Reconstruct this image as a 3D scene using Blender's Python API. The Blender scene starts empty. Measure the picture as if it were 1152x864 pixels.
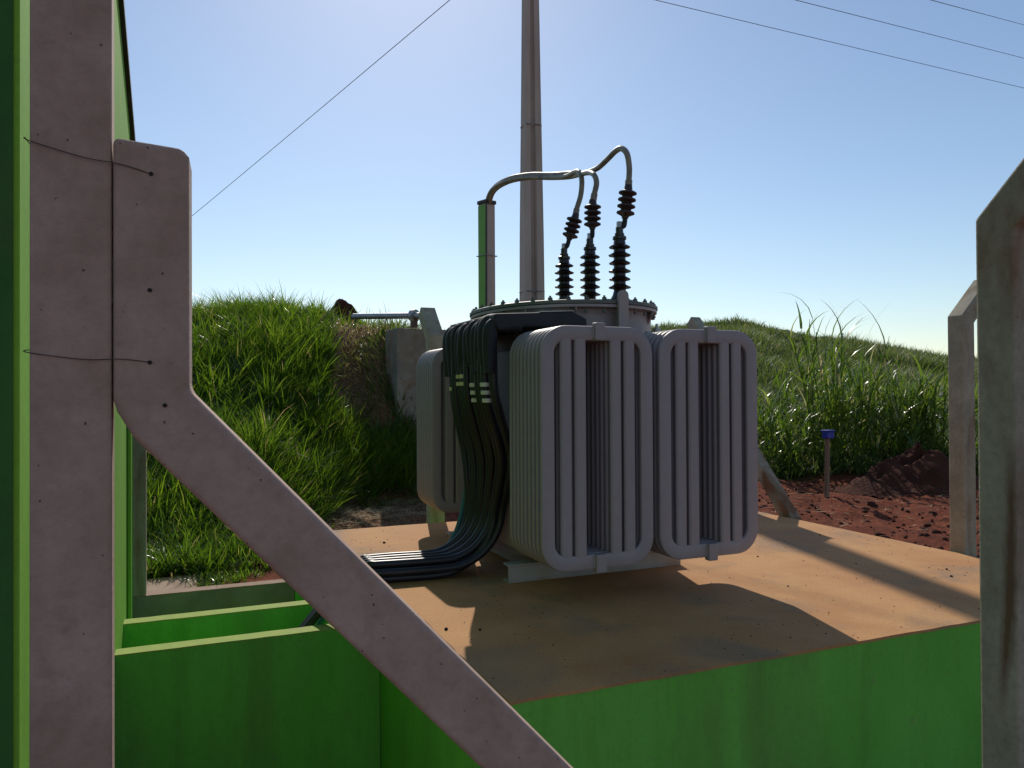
import bpy, bmesh, math, random
import numpy as np
from mathutils import Vector, Matrix, noise

random.seed(7)
rng = np.random.default_rng(11)
sc = bpy.context.scene
COL = sc.collection
PI = math.pi
R = math.radians

# ------------------------------------------------------------------ site frame
# world x runs along the plinth's near edge, y away from it, z up, metres.
# The photographer stands at (0, 0) with the lens 1.65 m above the yard floor.
EYE = 1.65
TH = R(22.7)
CT, ST = math.cos(TH), math.sin(TH)
FPX = 870.0

def site(X, Y):                     # metres right / ahead of the photographer -> world x, y
    return (X * CT + Y * ST, -X * ST + Y * CT)

def at(px, py, d):                  # a sighting at distance d -> world point
    X = (px - 576) / FPX * d
    x, y = site(X, d)
    return Vector((x, y, EYE + (440 - py) / FPX * d))

SUN_AZ = math.atan2(0.255, 0.967)   # clockwise from +y
SUN_EL = R(37.5)
SUNV = Vector((math.sin(SUN_AZ) * math.cos(SUN_EL), math.cos(SUN_AZ) * math.cos(SUN_EL), math.sin(SUN_EL)))

# ------------------------------------------------------------------ materials
def new_mat(name):
    m = bpy.data.materials.new(name)
    m.use_nodes = True
    nt = m.node_tree
    b = nt.nodes['Principled BSDF']
    return m, nt, b

def N(nt, t, **kw):
    n = nt.nodes.new(t)
    for k, v in kw.items():
        if k in n.inputs:
            n.inputs[k].default_value = v
        else:
            setattr(n, k, v)
    return n

def ramp(nt, src, stops):
    r = N(nt, 'ShaderNodeValToRGB')
    e = r.color_ramp.elements
    while len(e) < len(stops):
        e.new(0.5)
    for el, (p, c) in zip(e, stops):
        el.position = p
        el.color = c if len(c) == 4 else (*c, 1)
    nt.links.new(src, r.inputs[0])
    return r

def mix(nt, fac, a, b, mode='MIX'):
    m = N(nt, 'ShaderNodeMix', data_type='RGBA', blend_type=mode)
    L = nt.links
    for sock, v in ((m.inputs[0], fac), (m.inputs[6], a), (m.inputs[7], b)):
        if hasattr(v, 'links'):
            L.new(v, sock)
        elif isinstance(v, (int, float)):
            sock.default_value = v
        else:
            sock.default_value = (*v, 1) if len(v) == 3 else v
    return m.outputs[2]

def noise_tex(nt, scale, detail=4, rough=0.55, stretch=None, dist=0.0, coord='Object'):
    tc = N(nt, 'ShaderNodeTexCoord')
    src = tc.outputs[coord]
    if stretch:
        mp = N(nt, 'ShaderNodeMapping')
        mp.inputs['Scale'].default_value = stretch
        nt.links.new(src, mp.inputs[0])
        src = mp.outputs[0]
    n = N(nt, 'ShaderNodeTexNoise', Scale=scale, Detail=detail, Roughness=rough, Distortion=dist)
    nt.links.new(src, n.inputs['Vector'])
    return n.outputs['Fac']

def bump(nt, b, h, strength=0.3, dist=0.01):
    bp = N(nt, 'ShaderNodeBump', Strength=strength, Distance=dist)
    nt.links.new(h, bp.inputs['Height'])
    nt.links.new(bp.outputs[0], b.inputs['Normal'])

def mat_mottled(name, c1, c2, scale=3, rough=0.7, c3=None, s3=1.2, f3=(0.55, 0.75), bump_s=0.2, bump_d=0.004,
                bscale=60, metal=0.0, spec=0.5, stretch=None, pits=None, lo=.35, hi=.65, stretch3=None, fine=0.0, fscale=90, streak=None):
    m, nt, b = new_mat(name)
    L = nt.links
    n1 = noise_tex(nt, scale, 6, 0.6, stretch)
    col = ramp(nt, n1, [(lo, c1), (hi, c2)]).outputs[0]
    if c3:
        n3 = noise_tex(nt, s3, 5, 0.6, stretch3 or stretch, 0.6)
        f = ramp(nt, n3, [(f3[0], (0, 0, 0)), (f3[1], (1, 1, 1))]).outputs[0]
        col = mix(nt, f, col, c3)
    if streak:
        ns = noise_tex(nt, 5, 6, .7, (1.1, 1.1, .10), .3)
        fs_ = ramp(nt, ns, [(.52, (0, 0, 0)), (.80, (.55, .55, .55))]).outputs[0]
        col = mix(nt, fs_, col, streak)
        nsp = noise_tex(nt, 16, 4, .75, (1, 1, .7))
        fsp = ramp(nt, nsp, [(.64, (0, 0, 0)), (.72, (.55, .55, .55))]).outputs[0]
        col = mix(nt, fsp, col, (.20, .22, .11))
    if fine:
        nf = noise_tex(nt, fscale, 6, .75)
        fr = ramp(nt, nf, [(.30, (1 - fine * 1.4,) * 3), (.5, (1, 1, 1)), (.72, (1 + fine * .8,) * 3)]).outputs[0]
        col = mix(nt, 1.0, col, fr, 'MULTIPLY')
    hb = noise_tex(nt, bscale, 5, 0.6)
    if pits:
        tc = N(nt, 'ShaderNodeTexCoord')
        v = N(nt, 'ShaderNodeTexVoronoi', Scale=pits)
        v.inputs['Randomness'].default_value = 1
        nd = N(nt, 'ShaderNodeTexNoise', Scale=pits * 2.2, Detail=3)
        L.new(tc.outputs['Object'], nd.inputs['Vector'])
        vm = N(nt, 'ShaderNodeVectorMath', operation='MULTIPLY_ADD')
        L.new(nd.outputs['Color'], vm.inputs[0]); vm.inputs[1].default_value = (.4 / pits,) * 3
        L.new(tc.outputs['Object'], vm.inputs[2])
        L.new(vm.outputs[0], v.inputs['Vector'])
        pn = noise_tex(nt, pits * .23, 2)
        th_ = N(nt, 'ShaderNodeMath', operation='MULTIPLY')
        L.new(pn, th_.inputs[0]); th_.inputs[1].default_value = .17
        lt = N(nt, 'ShaderNodeMath', operation='LESS_THAN')
        L.new(v.outputs['Distance'], lt.inputs[0]); L.new(th_.outputs[0], lt.inputs[1])
        sel = N(nt, 'ShaderNodeMath', operation='GREATER_THAN')
        sepc = N(nt, 'ShaderNodeSeparateColor')
        L.new(v.outputs['Color'], sepc.inputs[0])
        L.new(sepc.outputs[0], sel.inputs[0]); sel.inputs[1].default_value = .62
        mu = N(nt, 'ShaderNodeMath', operation='MULTIPLY')
        L.new(lt.outputs[0], mu.inputs[0]); L.new(sel.outputs[0], mu.inputs[1])
        col = mix(nt, mu.outputs[0], col, tuple(x * .35 for x in c1))
    L.new(col, b.inputs['Base Color'])
    rr = N(nt, 'ShaderNodeMapRange')
    L.new(n1, rr.inputs[0])
    rr.inputs[3].default_value = max(0.05, rough - .1); rr.inputs[4].default_value = min(1, rough + .1)
    L.new(rr.outputs[0], b.inputs['Roughness'])
    b.inputs['Metallic'].default_value = metal
    b.inputs['Specular IOR Level'].default_value = spec
    bump(nt, b, hb, bump_s, bump_d)
    return m

M = {}
M['concrete'] = mat_mottled('precast_concrete', (.38, .25, .19), (.50, .345, .275), 7, .85, (.28, .16, .115), 3.4, (.54, .74), fine=.11, fscale=45,
                            bump_s=.5, bump_d=.004, bscale=70, pits=48)
M['post_concrete'] = mat_mottled('post_concrete', (.29, .255, .18), (.41, .36, .265), 6, .85, (.20, .10, .045), 2.2, (.50, .66),
                                 bump_s=.5, bump_d=.004, bscale=70, fine=.15, fscale=45, pits=40, stretch3=(1.6, 1.6, .5))
M['curb'] = mat_mottled('curb_concrete', (.20, .17, .14), (.30, .26, .21), 4, .9, (.20, .11, .06), 2, (.5, .7), .5, .006, 50)
M['path'] = mat_mottled('path_concrete', (.26, .165, .11), (.34, .235, .165), 5, .9, (.19, .095, .05), 1.5, (.5, .7), .4, .005, 50)
M['slab'] = mat_mottled('dusty_screed', (.42, .19, .068), (.56, .305, .13), 2.6, .85, (.30, .19, .11), 1.5, (.50, .70), .6, .004, 55, spec=.25, lo=.25, hi=.75, fine=.14, fscale=70)
M['green'] = mat_mottled('green_wall_paint', (.145, .46, .06), (.185, .54, .085), 2.5, .85, (.16, .36, .07), 2.3, (.5, .75), .3, .003, 40,
                         stretch=(1, 1, .35), spec=.12, fine=.08, fscale=50, streak=(.10, .24, .05))
M['bgreen'] = mat_mottled('green_building_paint', (.19, .43, .045), (.235, .50, .06), 2.5, .85, (.18, .36, .06), 2.3, (.5, .75), .3, .003, 40,
                         stretch=(1, 1, .35), spec=.12, fine=.08, fscale=50, streak=(.13, .26, .05))
M['shadegreen'] = mat_mottled('shaded_building_green', (.03, .12, .025), (.045, .155, .035), 3, .7, (.05, .10, .03), 2, (.55, .8), .2, .003, 40, spec=.2, fine=.08)  # building green darkened to stand for shade on its end face
M['lid'] = mat_mottled('dark_lid_enamel', (.085, .095, .085), (.13, .14, .125), 5, .55, (.16, .13, .10), 3, (.55, .8), .1, .002, 40)
M['green_top'] = mat_mottled('dusty_green_paint', (.22, .32, .045), (.32, .39, .08), 9, .8, (.30, .26, .12), 4, (.55, .8), .4, .004, 60, spec=.3)
M['steel'] = mat_mottled('grey_enamel', (.295, .25, .255), (.345, .29, .297), 2.5, .5, (.34, .275, .235), 1.4, (.52, .8), .06, .001, 30,
                         stretch=(1, 1, .3), spec=.45, fine=.05, fscale=25)
M['channel'] = mat_mottled('dusty_grey_enamel', (.30, .28, .27), (.38, .36, .34), 5, .55, (.34, .24, .16), 3, (.5, .75), .15, .002, 40)
M['rubber'] = mat_mottled('black_rubber', (.012, .012, .016), (.022, .022, .028), 6, .7, bump_s=.25, bump_d=.003, bscale=14)
M['cable'] = mat_mottled('black_cable_sheath', (.009, .009, .015), (.018, .018, .027), 4, .42, bump_s=.1, bump_d=.002, bscale=30)
M['teal'] = mat_mottled('teal_cable_sheath', (.01, .11, .13), (.015, .15, .17), 4, .4, bump_s=.1, bump_d=.002, bscale=30)
M['hv'] = mat_mottled('weathered_grey_cable', (.20, .165, .13), (.33, .27, .215), 14, .5, (.12, .10, .09), 7, (.5, .65), .2, .003, 40)
M['porcelain'] = mat_mottled('brown_porcelain', (.020, .011, .009), (.034, .018, .014), 5, .22, bump_s=.02, bump_d=.001)
M['silicone'] = mat_mottled('dark_red_silicone', (.035, .018, .018), (.055, .028, .026), 6, .45, bump_s=.05, bump_d=.001)
M['tag'] = mat_mottled('yellow_marker', (.55, .52, .24), (.65, .62, .34), 12, .5)
M['tagw'] = mat_mottled('pale_marker', (.62, .60, .48), (.72, .70, .58), 12, .5)
M['brass'] = mat_mottled('yellow_brass', (.45, .27, .06), (.55, .34, .10), 12, .4, metal=.6)
M['galv'] = mat_mottled('galvanised_steel', (.30, .30, .30), (.42, .42, .42), 14, .45, metal=.7, bump_s=.1)
M['soil'] = None
M['mound'] = mat_mottled('red_earth', (.06, .02, .013), (.10, .036, .022), 5, .95, (.05, .02, .013), 2.5, (.45, .7), .9, .04, 18, spec=.1)
M['straw'] = mat_mottled('dry_straw', (.30, .20, .11), (.46, .33, .19), 9, .85, spec=.2)
M['blue'] = mat_mottled('blue_plastic', (.012, .03, .28), (.02, .045, .36), 8, .45)
M['wood'] = mat_mottled('weathered_wood', (.16, .10, .06), (.26, .17, .11), 9, .85, stretch=(1, 1, .1))
M['wire'] = mat_mottled('rusty_tie_wire', (.10, .07, .06), (.16, .10, .075), 40, .7, metal=.4)
M['line'] = mat_mottled('aluminium_conductor', (.13, .13, .14), (.19, .19, .20), 4, .6, metal=.3)
M['white'] = mat_mottled('white_plastic', (.7, .68, .64), (.8, .78, .74), 20, .6)
M['roof'] = mat_mottled('dark_roof_trim', (.04, .04, .045), (.07, .07, .075), 6, .7)
M['pole'] = mat_mottled('pole_concrete', (.42, .33, .275), (.54, .44, .37), 3, .85, (.32, .25, .22), .8, (.5, .7), .3, .006, 40, stretch=(1, 1, .2))
M['dark'] = mat_mottled('dark_hole', (.02, .015, .013), (.03, .022, .02), 20, .9)
M['postgreen'] = mat_mottled('green_post_paint', (.17, .36, .06), (.22, .42, .09), 4, .6, bump_s=.2)

def rusty(name):
    m = M['post_concrete'].copy(); m.name = name
    nt = m.node_tree; L = nt.links
    b = nt.nodes['Principled BSDF']
    old = b.inputs['Base Color'].links[0].from_socket
    tc = N(nt, 'ShaderNodeTexCoord'); sp = N(nt, 'ShaderNodeSeparateXYZ'); L.new(tc.outputs['Object'], sp.inputs[0])
    def mth(op, a, b_, c=None):
        n = N(nt, 'ShaderNodeMath', operation=op)
        for i, v in enumerate((a, b_, c)):
            if v is None: continue
            if hasattr(v, 'links'): L.new(v, n.inputs[i])
            else: n.inputs[i].default_value = v
        return n.outputs[0]
    nz = noise_tex(nt, 9, 5, .7, (1, 1, .35))
    # run-down streak: hugs y = -0.09, from z = 1.5 down to 0.8, drifting with height
    zz = sp.outputs[2]
    line = mth('MULTIPLY_ADD', mth('POWER', mth('SUBTRACT', 1.5, zz), 2.0), .07, -.098)
    dy = mth('ABSOLUTE', mth('SUBTRACT', sp.outputs[1], line), 0)
    wob = mth('MULTIPLY_ADD', nz, .05, -.008)
    edge = mth('SUBTRACT', wob, dy)
    f = N(nt, 'ShaderNodeMapRange'); L.new(edge, f.inputs[0]); f.inputs[1].default_value = -.006; f.inputs[2].default_value = .012
    zm = N(nt, 'ShaderNodeMapRange'); L.new(mth('ABSOLUTE', mth('SUBTRACT', zz, 1.14), 0), zm.inputs[0])
    zm.inputs[1].default_value = .40; zm.inputs[2].default_value = .22
    fac = mth('MULTIPLY', f.outputs[0], zm.outputs[0])
    c = mix(nt, mth('MULTIPLY', fac, .85), old, (.13, .055, .022))
    L.new(c, b.inputs['Base Color'])
    return m
M['rusty_post'] = rusty('rust_streaked_concrete')

# terrain material: red earth, straw-littered and darker where the turf stands
def terrain_mat():
    m, nt, b = new_mat('red_ground')
    L = nt.links
    n1 = noise_tex(nt, 1.3, 8, .65)
    n2 = noise_tex(nt, 9, 6, .7)
    c = ramp(nt, n1, [(.3, (.14, .038, .018)), (.52, (.27, .072, .034)), (.72, (.36, .12, .06))]).outputs[0]
    c = mix(nt, ramp(nt, n2, [(.35, (0, 0, 0)), (.7, (1, 1, 1))]).outputs[0], c, (.10, .032, .019))
    a = N(nt, 'ShaderNodeAttribute', attribute_name='turf')
    c = mix(nt, a.outputs['Fac'], c, ramp(nt, n2, [(.3, (.035, .04, .014)), (.7, (.075, .085, .025))]).outputs[0])
    a2 = N(nt, 'ShaderNodeAttribute', attribute_name='litter')
    n3 = noise_tex(nt, 38, 4, .7, (1, .35, 1), 1.2)
    lit = ramp(nt, n3, [(.42, (.12, .055, .03)), (.62, (.36, .24, .13))]).outputs[0]
    c = mix(nt, a2.outputs['Fac'], c, lit)
    L.new(c, b.inputs['Base Color'])
    b.inputs['Roughness'].default_value = .95
    b.inputs['Specular IOR Level'].default_value = .1
    h = noise_tex(nt, 14, 8, .75)
    bump(nt, b, h, .9, .05)
    return m
M['soil'] = terrain_mat()

def leaf_mat(name, stops, rough=.38, trans=.45):
    m, nt, b = new_mat(name)
    L = nt.links
    a = N(nt, 'ShaderNodeAttribute', attribute_name='tint')
    c = ramp(nt, a.outputs['Fac'], stops).outputs[0]
    L.new(c, b.inputs['Base Color'])
    b.inputs['Roughness'].default_value = rough
    b.inputs['Specular IOR Level'].default_value = .5
    tr = N(nt, 'ShaderNodeBsdfTranslucent')
    hs = N(nt, 'ShaderNodeHueSaturation', Saturation=1.1, Value=1.7)
    hs.inputs['Hue'].default_value = .49
    L.new(c, hs.inputs['Color']); L.new(hs.outputs[0], tr.inputs[0])
    mx = N(nt, 'ShaderNodeMixShader'); mx.inputs[0].default_value = trans
    L.new(b.outputs[0], mx.inputs[1]); L.new(tr.outputs[0], mx.inputs[2])
    L.new(mx.outputs[0], nt.nodes['Material Output'].inputs['Surface'])
    return m
M['grass'] = leaf_mat('grass_blades', [(0, (.045, .095, .015)), (.5, (.095, .175, .022)), (.85, (.18, .26, .04)), (.93, (.20, .20, .05)), (1, (.36, .29, .14))], .3, .5)
M['hill'] = leaf_mat('hill_grass', [(0, (.05, .08, .02)), (.5, (.10, .14, .04)), (.8, (.15, .18, .06)), (1, (.25, .21, .10))], .5, .5)
M['cane'] = leaf_mat('cane_leaves', [(0, (.05, .095, .015)), (.5, (.10, .17, .028)), (.85, (.17, .24, .05)), (1, (.36, .33, .17))], .3, .45)

# ------------------------------------------------------------------ mesh builder
class MB:
    def __init__(s):
        s.v = []; s.f = []; s.mi = []
    def add(s, vs, fs, mi=0):
        o = len(s.v)
        s.v += [tuple(v) for v in vs]
        s.f += [tuple(i + o for i in f) for f in fs]
        s.mi += [mi] * len(fs)
        return s
    def box(s, a, b, mi=0):
        (x0, y0, z0), (x1, y1, z1) = a, b
        return s.add([(x0, y0, z0), (x1, y0, z0), (x1, y1, z0), (x0, y1, z0), (x0, y0, z1), (x1, y0, z1), (x1, y1, z1), (x0, y1, z1)],
                     [(0, 3, 2, 1), (4, 5, 6, 7), (0, 1, 5, 4), (1, 2, 6, 5), (2, 3, 7, 6), (3, 0, 4, 7)], mi)
    def prism(s, poly, o, a, b, n, mi=0):     # polygon in plane (a, b) at origin o, extruded by vector n
        o, a, b, n = map(Vector, (o, a, b, n))
        k = len(poly)
        p = [o + a * u + b * v for u, v in poly]
        vs = p + [q + n for q in p]
        fs = [tuple(range(k))[::-1], tuple(range(k, 2 * k))] + [(i, (i + 1) % k, k + (i + 1) % k, k + i) for i in range(k)]
        return s.add(vs, fs, mi)
    def tube(s, pts, r, n=10, mi=0, cap=True):
        pts = [Vector(p) for p in pts]
        k = len(pts)
        rs = r if isinstance(r, (list, tuple)) else [r] * k
        T = [((pts[min(i + 1, k - 1)] - pts[max(i - 1, 0)])).normalized() for i in range(k)]
        up = Vector((0, 0, 1)) if abs(T[0].z) < .9 else Vector((1, 0, 0))
        u = T[0].cross(up).normalized()
        vs = []
        for i in range(k):
            u = (u - T[i] * u.dot(T[i])).normalized()
            w = T[i].cross(u)
            for j in range(n):
                a = 2 * PI * j / n
                vs.append(pts[i] + (u * math.cos(a) + w * math.sin(a)) * rs[i])
        fs = [(i * n + j, i * n + (j + 1) % n, (i + 1) * n + (j + 1) % n, (i + 1) * n + j) for i in range(k - 1) for j in range(n)]
        if cap:
            fs += [tuple(range(n))[::-1], tuple(range((k - 1) * n, k * n))]
        return s.add(vs, fs, mi)
    def lathe(s, prof, n=20, o=(0, 0, 0), ax=None, mi=0):
        q = Vector((0, 0, 1)).rotation_difference(Vector(ax).normalized()) if ax else None
        o = Vector(o)
        vs = []
        for r, z in prof:
            for j in range(n):
                a = 2 * PI * j / n
                p = Vector((r * math.cos(a), r * math.sin(a), z))
                vs.append(o + (q @ p if q else p))
        k = len(prof)
        fs = [(i * n + j, i * n + (j + 1) % n, (i + 1) * n + (j + 1) % n, (i + 1) * n + j) for i in range(k - 1) for j in range(n)]
        fs += [tuple(range(n))[::-1], tuple(range((k - 1) * n, k * n))]
        return s.add(vs, fs, mi)

def obj(name, mb, mat, parent=None, loc=(0, 0, 0), bevel=0, smooth=None, seg=2):
    me = bpy.data.meshes.new(name)
    me.from_pydata(mb.v, [], mb.f)
    mats = mat if isinstance(mat, (list, tuple)) else [mat]
    for mm in mats:
        me.materials.append(mm)
    if len(mats) > 1:
        me.polygons.foreach_set('material_index', mb.mi)
    bm = bmesh.new(); bm.from_mesh(me)
    bmesh.ops.recalc_face_normals(bm, faces=bm.faces)
    if smooth:
        for f in bm.faces: f.smooth = True
        for e in bm.edges:
            if len(e.link_faces) == 2 and e.calc_face_angle() > R(smooth):
                e.smooth = False
    bm.to_mesh(me); bm.free()
    o = bpy.data.objects.new(name, me)
    COL.objects.link(o)
    o.location = loc
    if parent: o.parent = parent
    if bevel:
        b = o.modifiers.new('bevel', 'BEVEL'); b.width = bevel; b.segments = seg; b.limit_method = 'ANGLE'; b.angle_limit = R(40)
    return o

def tag(o, label=None, cat=None, group=None, kind=None):
    if label: o['label'] = label
    if cat: o['category'] = cat
    if group: o['group'] = group
    if kind: o['kind'] = kind
    return o

def thing(name, label, cat, loc=(0, 0, 0), group=None):
    o = bpy.data.objects.new(name, None)
    COL.objects.link(o)
    o.location = loc
    o.empty_display_size = .1
    return tag(o, label, cat, group)

def dup(src, parent, loc=None):
    c = src.copy(); COL.objects.link(c); c.parent = parent
    if loc is not None: c.location = loc
    for ch in list(src.children):
        dup(ch, c)
    return c

def spline(pts, n=8):                 # Catmull-Rom through points
    P = [Vector(p) for p in pts]
    P = [P[0] * 2 - P[1]] + P + [P[-1] * 2 - P[-2]]
    out = []
    for i in range(1, len(P) - 2):
        for j in range(n):
            t = j / n
            a, b, c, d = P[i - 1], P[i], P[i + 1], P[i + 2]
            out.append(.5 * ((2 * b) + (c - a) * t + (2 * a - 5 * b + 4 * c - d) * t * t + (3 * b - a - 3 * c + d) * t ** 3))
    out.append(P[-2])
    return out

# ------------------------------------------------------------------ terrain
cols = np.array([-600, -100, 100, 215, 290, 350, 400, 430, 460, 500, 560, 650, 740, 790, 830, 900, 960, 1060, 1152, 1400, 2000], float)
baseD = np.array([5.75, 5.75, 5.75, 5.75, 6.3, 7.5, 8.8, 9.2, 9.4, 9.6, 10, 11, 12, 12, 12, 12, 12.0, 11.5, 11.5, 11, 11], float)
crestD = np.array([12.5, 12.5, 12.5, 12.5, 12.8, 13, 12.7, 11.6, 11.8, 15, 20, 28, 34, 35, 35, 35, 35, 35, 35, 35, 35], float)
crestY = np.array([380, 365, 362, 364, 352, 358, 363, 368, 378, 388, 384, 378, 372, 368, 365, 379, 388, 405, 420, 440, 440], float)
DIRS = (cols - 576) / FPX
def cam_xy(x, y):
    return x * CT - y * ST, x * ST + y * CT

def sstep(a, b, v):
    t = np.clip((v - a) / (b - a), 0, 1)
    return t * t * (3 - 2 * t)

def height(x, y):                     # vectorised, without small lumps
    X, Y = cam_xy(x, y)
    Yc = np.maximum(Y, .3)
    r = np.clip(X / Yc, DIRS[0], DIRS[-1])
    px = r * FPX + 576
    b = np.interp(px, cols, baseD); c = np.interp(px, cols, crestD); cy = np.interp(px, cols, crestY)
    zc = EYE + (440 - cy) / FPX * c
    g0 = np.where(px < 600, .32, .25) + .6
    k = np.maximum(sstep(5.4, 5.6, y), sstep(4.15, 4.5, x))
    g = g0 * k - .6
    t = np.clip((Y - b) / (c - b), 0, 1)
    right = sstep(420, 640, px)
    prof = (1 - right) * np.sin(t * PI / 2) ** 1.45 + right * (t ** .92)
    z = g + (zc - g) * prof
    z = z - np.clip(Y - c, 0, 40) * .05 * (Y > c)
    return np.where(Y > 2, z, g)

def lump(x, y):
    v = Vector((x, y, 0))
    return noise.noise(v * .9) * .5 + noise.noise(v * 2.6 + Vector((5, 3, 1))) * .25 + noise.noise(v * 7.1) * .15 + noise.noise(v * 15) * .07

def ground_z(x, y):
    X, Y = cam_xy(x, y)
    z = float(height(np.array(x), np.array(y)))
    amp = .02
    if x > 4.7 or y > 6.1: amp = .14 + .10 * min(1, max(0, (Y - 6.5) / 2))
    if Y > 14: amp = .35
    return z + lump(x, y) * amp

# soil heap and rut positions are part of the lie of the land
front = np.concatenate([np.linspace(-40, 40, 260), np.linspace(40, 320, 60)[1:-1]])
azs = R(1) * front
rings = [0.4]
while rings[-1] < 2500:
    rr = rings[-1]
    rings.append(rr * (1.012 if 4.5 < rr < 16 else (1.02 if rr < 45 else 1.09)))
vs = []; turf = []; lit = []
for rr in rings:
    for a in azs:
        X, Y = rr * math.sin(a), rr * math.cos(a)
        x, y = site(X, Y)
        z = ground_z(x, y)
        vs.append((x, y, z))
        px = X / Y * FPX + 576 if Y > .3 else -999
        nn = noise.noise(Vector((x * .8, y * .8, 4))) * .9
        bd = np.interp(px, cols, baseD)
        tf = 0.0
        if Y > .3:
            tf = min(1, max(0, (Y - bd + .2 + nn) / .8))
            cc = np.interp(px, cols, crestD); pyy = 440 - (z - EYE) / Y * FPX
            if 360 < px < 520 and (Y - bd) / (cc - bd) > .28: tf *= min(1, max(0, (pyy - 444 - (px - 375) * 1.5 + nn * 30) / 20))
        turf.append(tf)
        l = 0.0
        if 330 < px < 500 and 5.5 < Y < 15.5:
            l = min(1, max(0, .75 + nn * 1.2)) * (1 - tf * .5)
        lit.append(l * .85)
na = len(azs)
fs = [(i * na + j, i * na + (j + 1) % na, (i + 1) * na + (j + 1) % na, (i + 1) * na + j) for i in range(len(rings) - 1) for j in range(na)]
mb = MB(); mb.v = vs; mb.f = fs; mb.mi = [0] * len(fs)
mb.f.append(tuple(range(na))); mb.mi.append(0)
me = bpy.data.meshes.new('ground'); me.from_pydata(mb.v, [], mb.f)
me.materials.append(M['soil'])
for nm, arr in (('turf', turf), ('litter', lit)):
    at_ = me.attributes.new(nm, 'FLOAT', 'POINT'); at_.data.foreach_set('value', np.array(arr, np.float32))
me.polygons.foreach_set('use_smooth', np.ones(len(me.polygons), bool))
g = bpy.data.objects.new('ground', me); COL.objects.link(g)
if me.polygons[0].normal.z < 0: me.flip_normals()
tag(g, 'red earth yard rising into grassy banks', None, None, 'structure')

# ------------------------------------------------------------------ blades
def blades(name, base, hgt, wid, head, lean, droop, tint, mat, segs=3):
    """base (n,3), heading angle, lean (0 upright .. 1 flat), droop: extra bend at the tip"""
    n = len(base)
    d = np.stack([np.cos(head), np.sin(head), np.zeros(n)], 1)
    side = np.stack([-np.sin(head), np.cos(head), np.zeros(n)], 1)
    tw = rng.uniform(-.9, .9, n)
    side = side * np.cos(tw)[:, None] + d * np.sin(tw)[:, None]
    V = np.zeros((n, 2 * segs + 1, 3))
    p = base.copy()
    ang = lean.copy()
    for i in range(segs + 1):
        w = wid * (1.0 if i == 0 else (1.15 if i == 1 else (1 - i / segs) ** .7 * 1.1))
        if i < segs:
            V[:, 2 * i] = p - side * (w / 2)[:, None]
            V[:, 2 * i + 1] = p + side * (w / 2)[:, None]
        else:
            V[:, 2 * i] = p
        st = hgt / segs
        p = p + d * (np.sin(ang) * st)[:, None] + np.array([0, 0, 1.0]) * (np.cos(ang) * st)[:, None]
        ang = ang + droop / segs
    nv = 2 * segs + 1
    quads = []
    F = []
    loops = []; starts = []; totals = []
    off = (np.arange(n) * nv)[:, None]
    per = []
    for i in range(segs - 1):
        per += [2 * i, 2 * i + 1, 2 * i + 3, 2 * i + 2]
    per += [2 * segs - 2, 2 * segs - 1, 2 * segs]
    per = np.array(per)
    loops = (off + per[None]).ravel()
    tot = np.array([4] * (segs - 1) + [3])
    totals = np.tile(tot, n)
    starts = np.concatenate([[0], np.cumsum(totals)[:-1]])
    me = bpy.data.meshes.new(name)
    me.vertices.add(n * nv); me.vertices.foreach_set('co', V.reshape(-1).astype(np.float32))
    me.loops.add(len(loops)); me.loops.foreach_set('vertex_index', loops.astype(np.int32))
    me.polygons.add(len(totals)); me.polygons.foreach_set('loop_start', starts.astype(np.int32))
    me.update(calc_edges=True)
    a = me.attributes.new('tint', 'FLOAT', 'POINT'); a.data.foreach_set('value', np.repeat(tint, nv).astype(np.float32))
    me.polygons.foreach_set('use_smooth', np.ones(len(totals), bool))
    me.materials.append(mat)
    me.validate()
    o = bpy.data.objects.new(name, me); COL.objects.link(o)
    return o

def zz(x, y):
    return np.array([ground_z(float(a), float(b)) for a, b in zip(x, y)])

def clumps(cx, cy, per, rad, hmin, hmax, wid, spread, tint_shift, hscale=None):
    """blades fanning out of clump centres"""
    n = len(cx)
    k = rng.poisson(per, n) + 3
    idx = np.repeat(np.arange(n), k)
    m = len(idx)
    a = rng.uniform(0, 2 * PI, m); q = np.sqrt(rng.uniform(0, 1, m))
    rx = np.repeat(rad * rng.uniform(.6, 1.4, n), k)
    x = cx[idx] + np.cos(a) * q * rx; y = cy[idx] + np.sin(a) * q * rx
    hs = (hscale if hscale is not None else np.ones(n))
    hc = rng.uniform(hmin, hmax, n) * hs
    h = hc[idx] * rng.uniform(.55, 1.15, m)
    czs = zz(cx, cy)
    z = czs[idx] - .03
    e = .02
    gx = (height(x + .05, y) - height(x - .05, y)) / .1; gy = (height(x, y + .05) - height(x, y - .05)) / .1
    z = z + gx * (x - cx[idx]) + gy * (y - cy[idx])
    head = a + rng.normal(0, .7, m)
    lean = np.clip(.08 + q * spread + rng.normal(0, .12, m), 0, 1.3)
    droop = rng.uniform(.2, 1.3, m)
    tc = rng.uniform(0, .55, n)[idx] + rng.normal(0, .16, m) + tint_shift
    dry = rng.uniform(0, 1, m) < .05
    tc = np.where(dry, rng.uniform(.9, 1, m), np.clip(tc, 0, .88))
    return np.stack([x, y, z], 1), h, wid * rng.uniform(.6, 1.4, m), head, lean, droop, tc

def sector(n, px0, px1, d0, d1, power=1.0):
    """points over a fan of ground: columns px0..px1, distances given by callables of px"""
    px = rng.uniform(px0, px1, n)
    lo = d0(px); hi = d1(px)
    u = rng.uniform(0, 1, n) ** power
    d = lo + (hi - lo) * u
    X = (px - 576) / FPX * d
    x, y = X * CT + d * ST, -X * ST + d * CT
    return x, y, px, d

bD = lambda p: np.interp(p, cols, baseD)
cD = lambda p: np.interp(p, cols, crestD)
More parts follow.
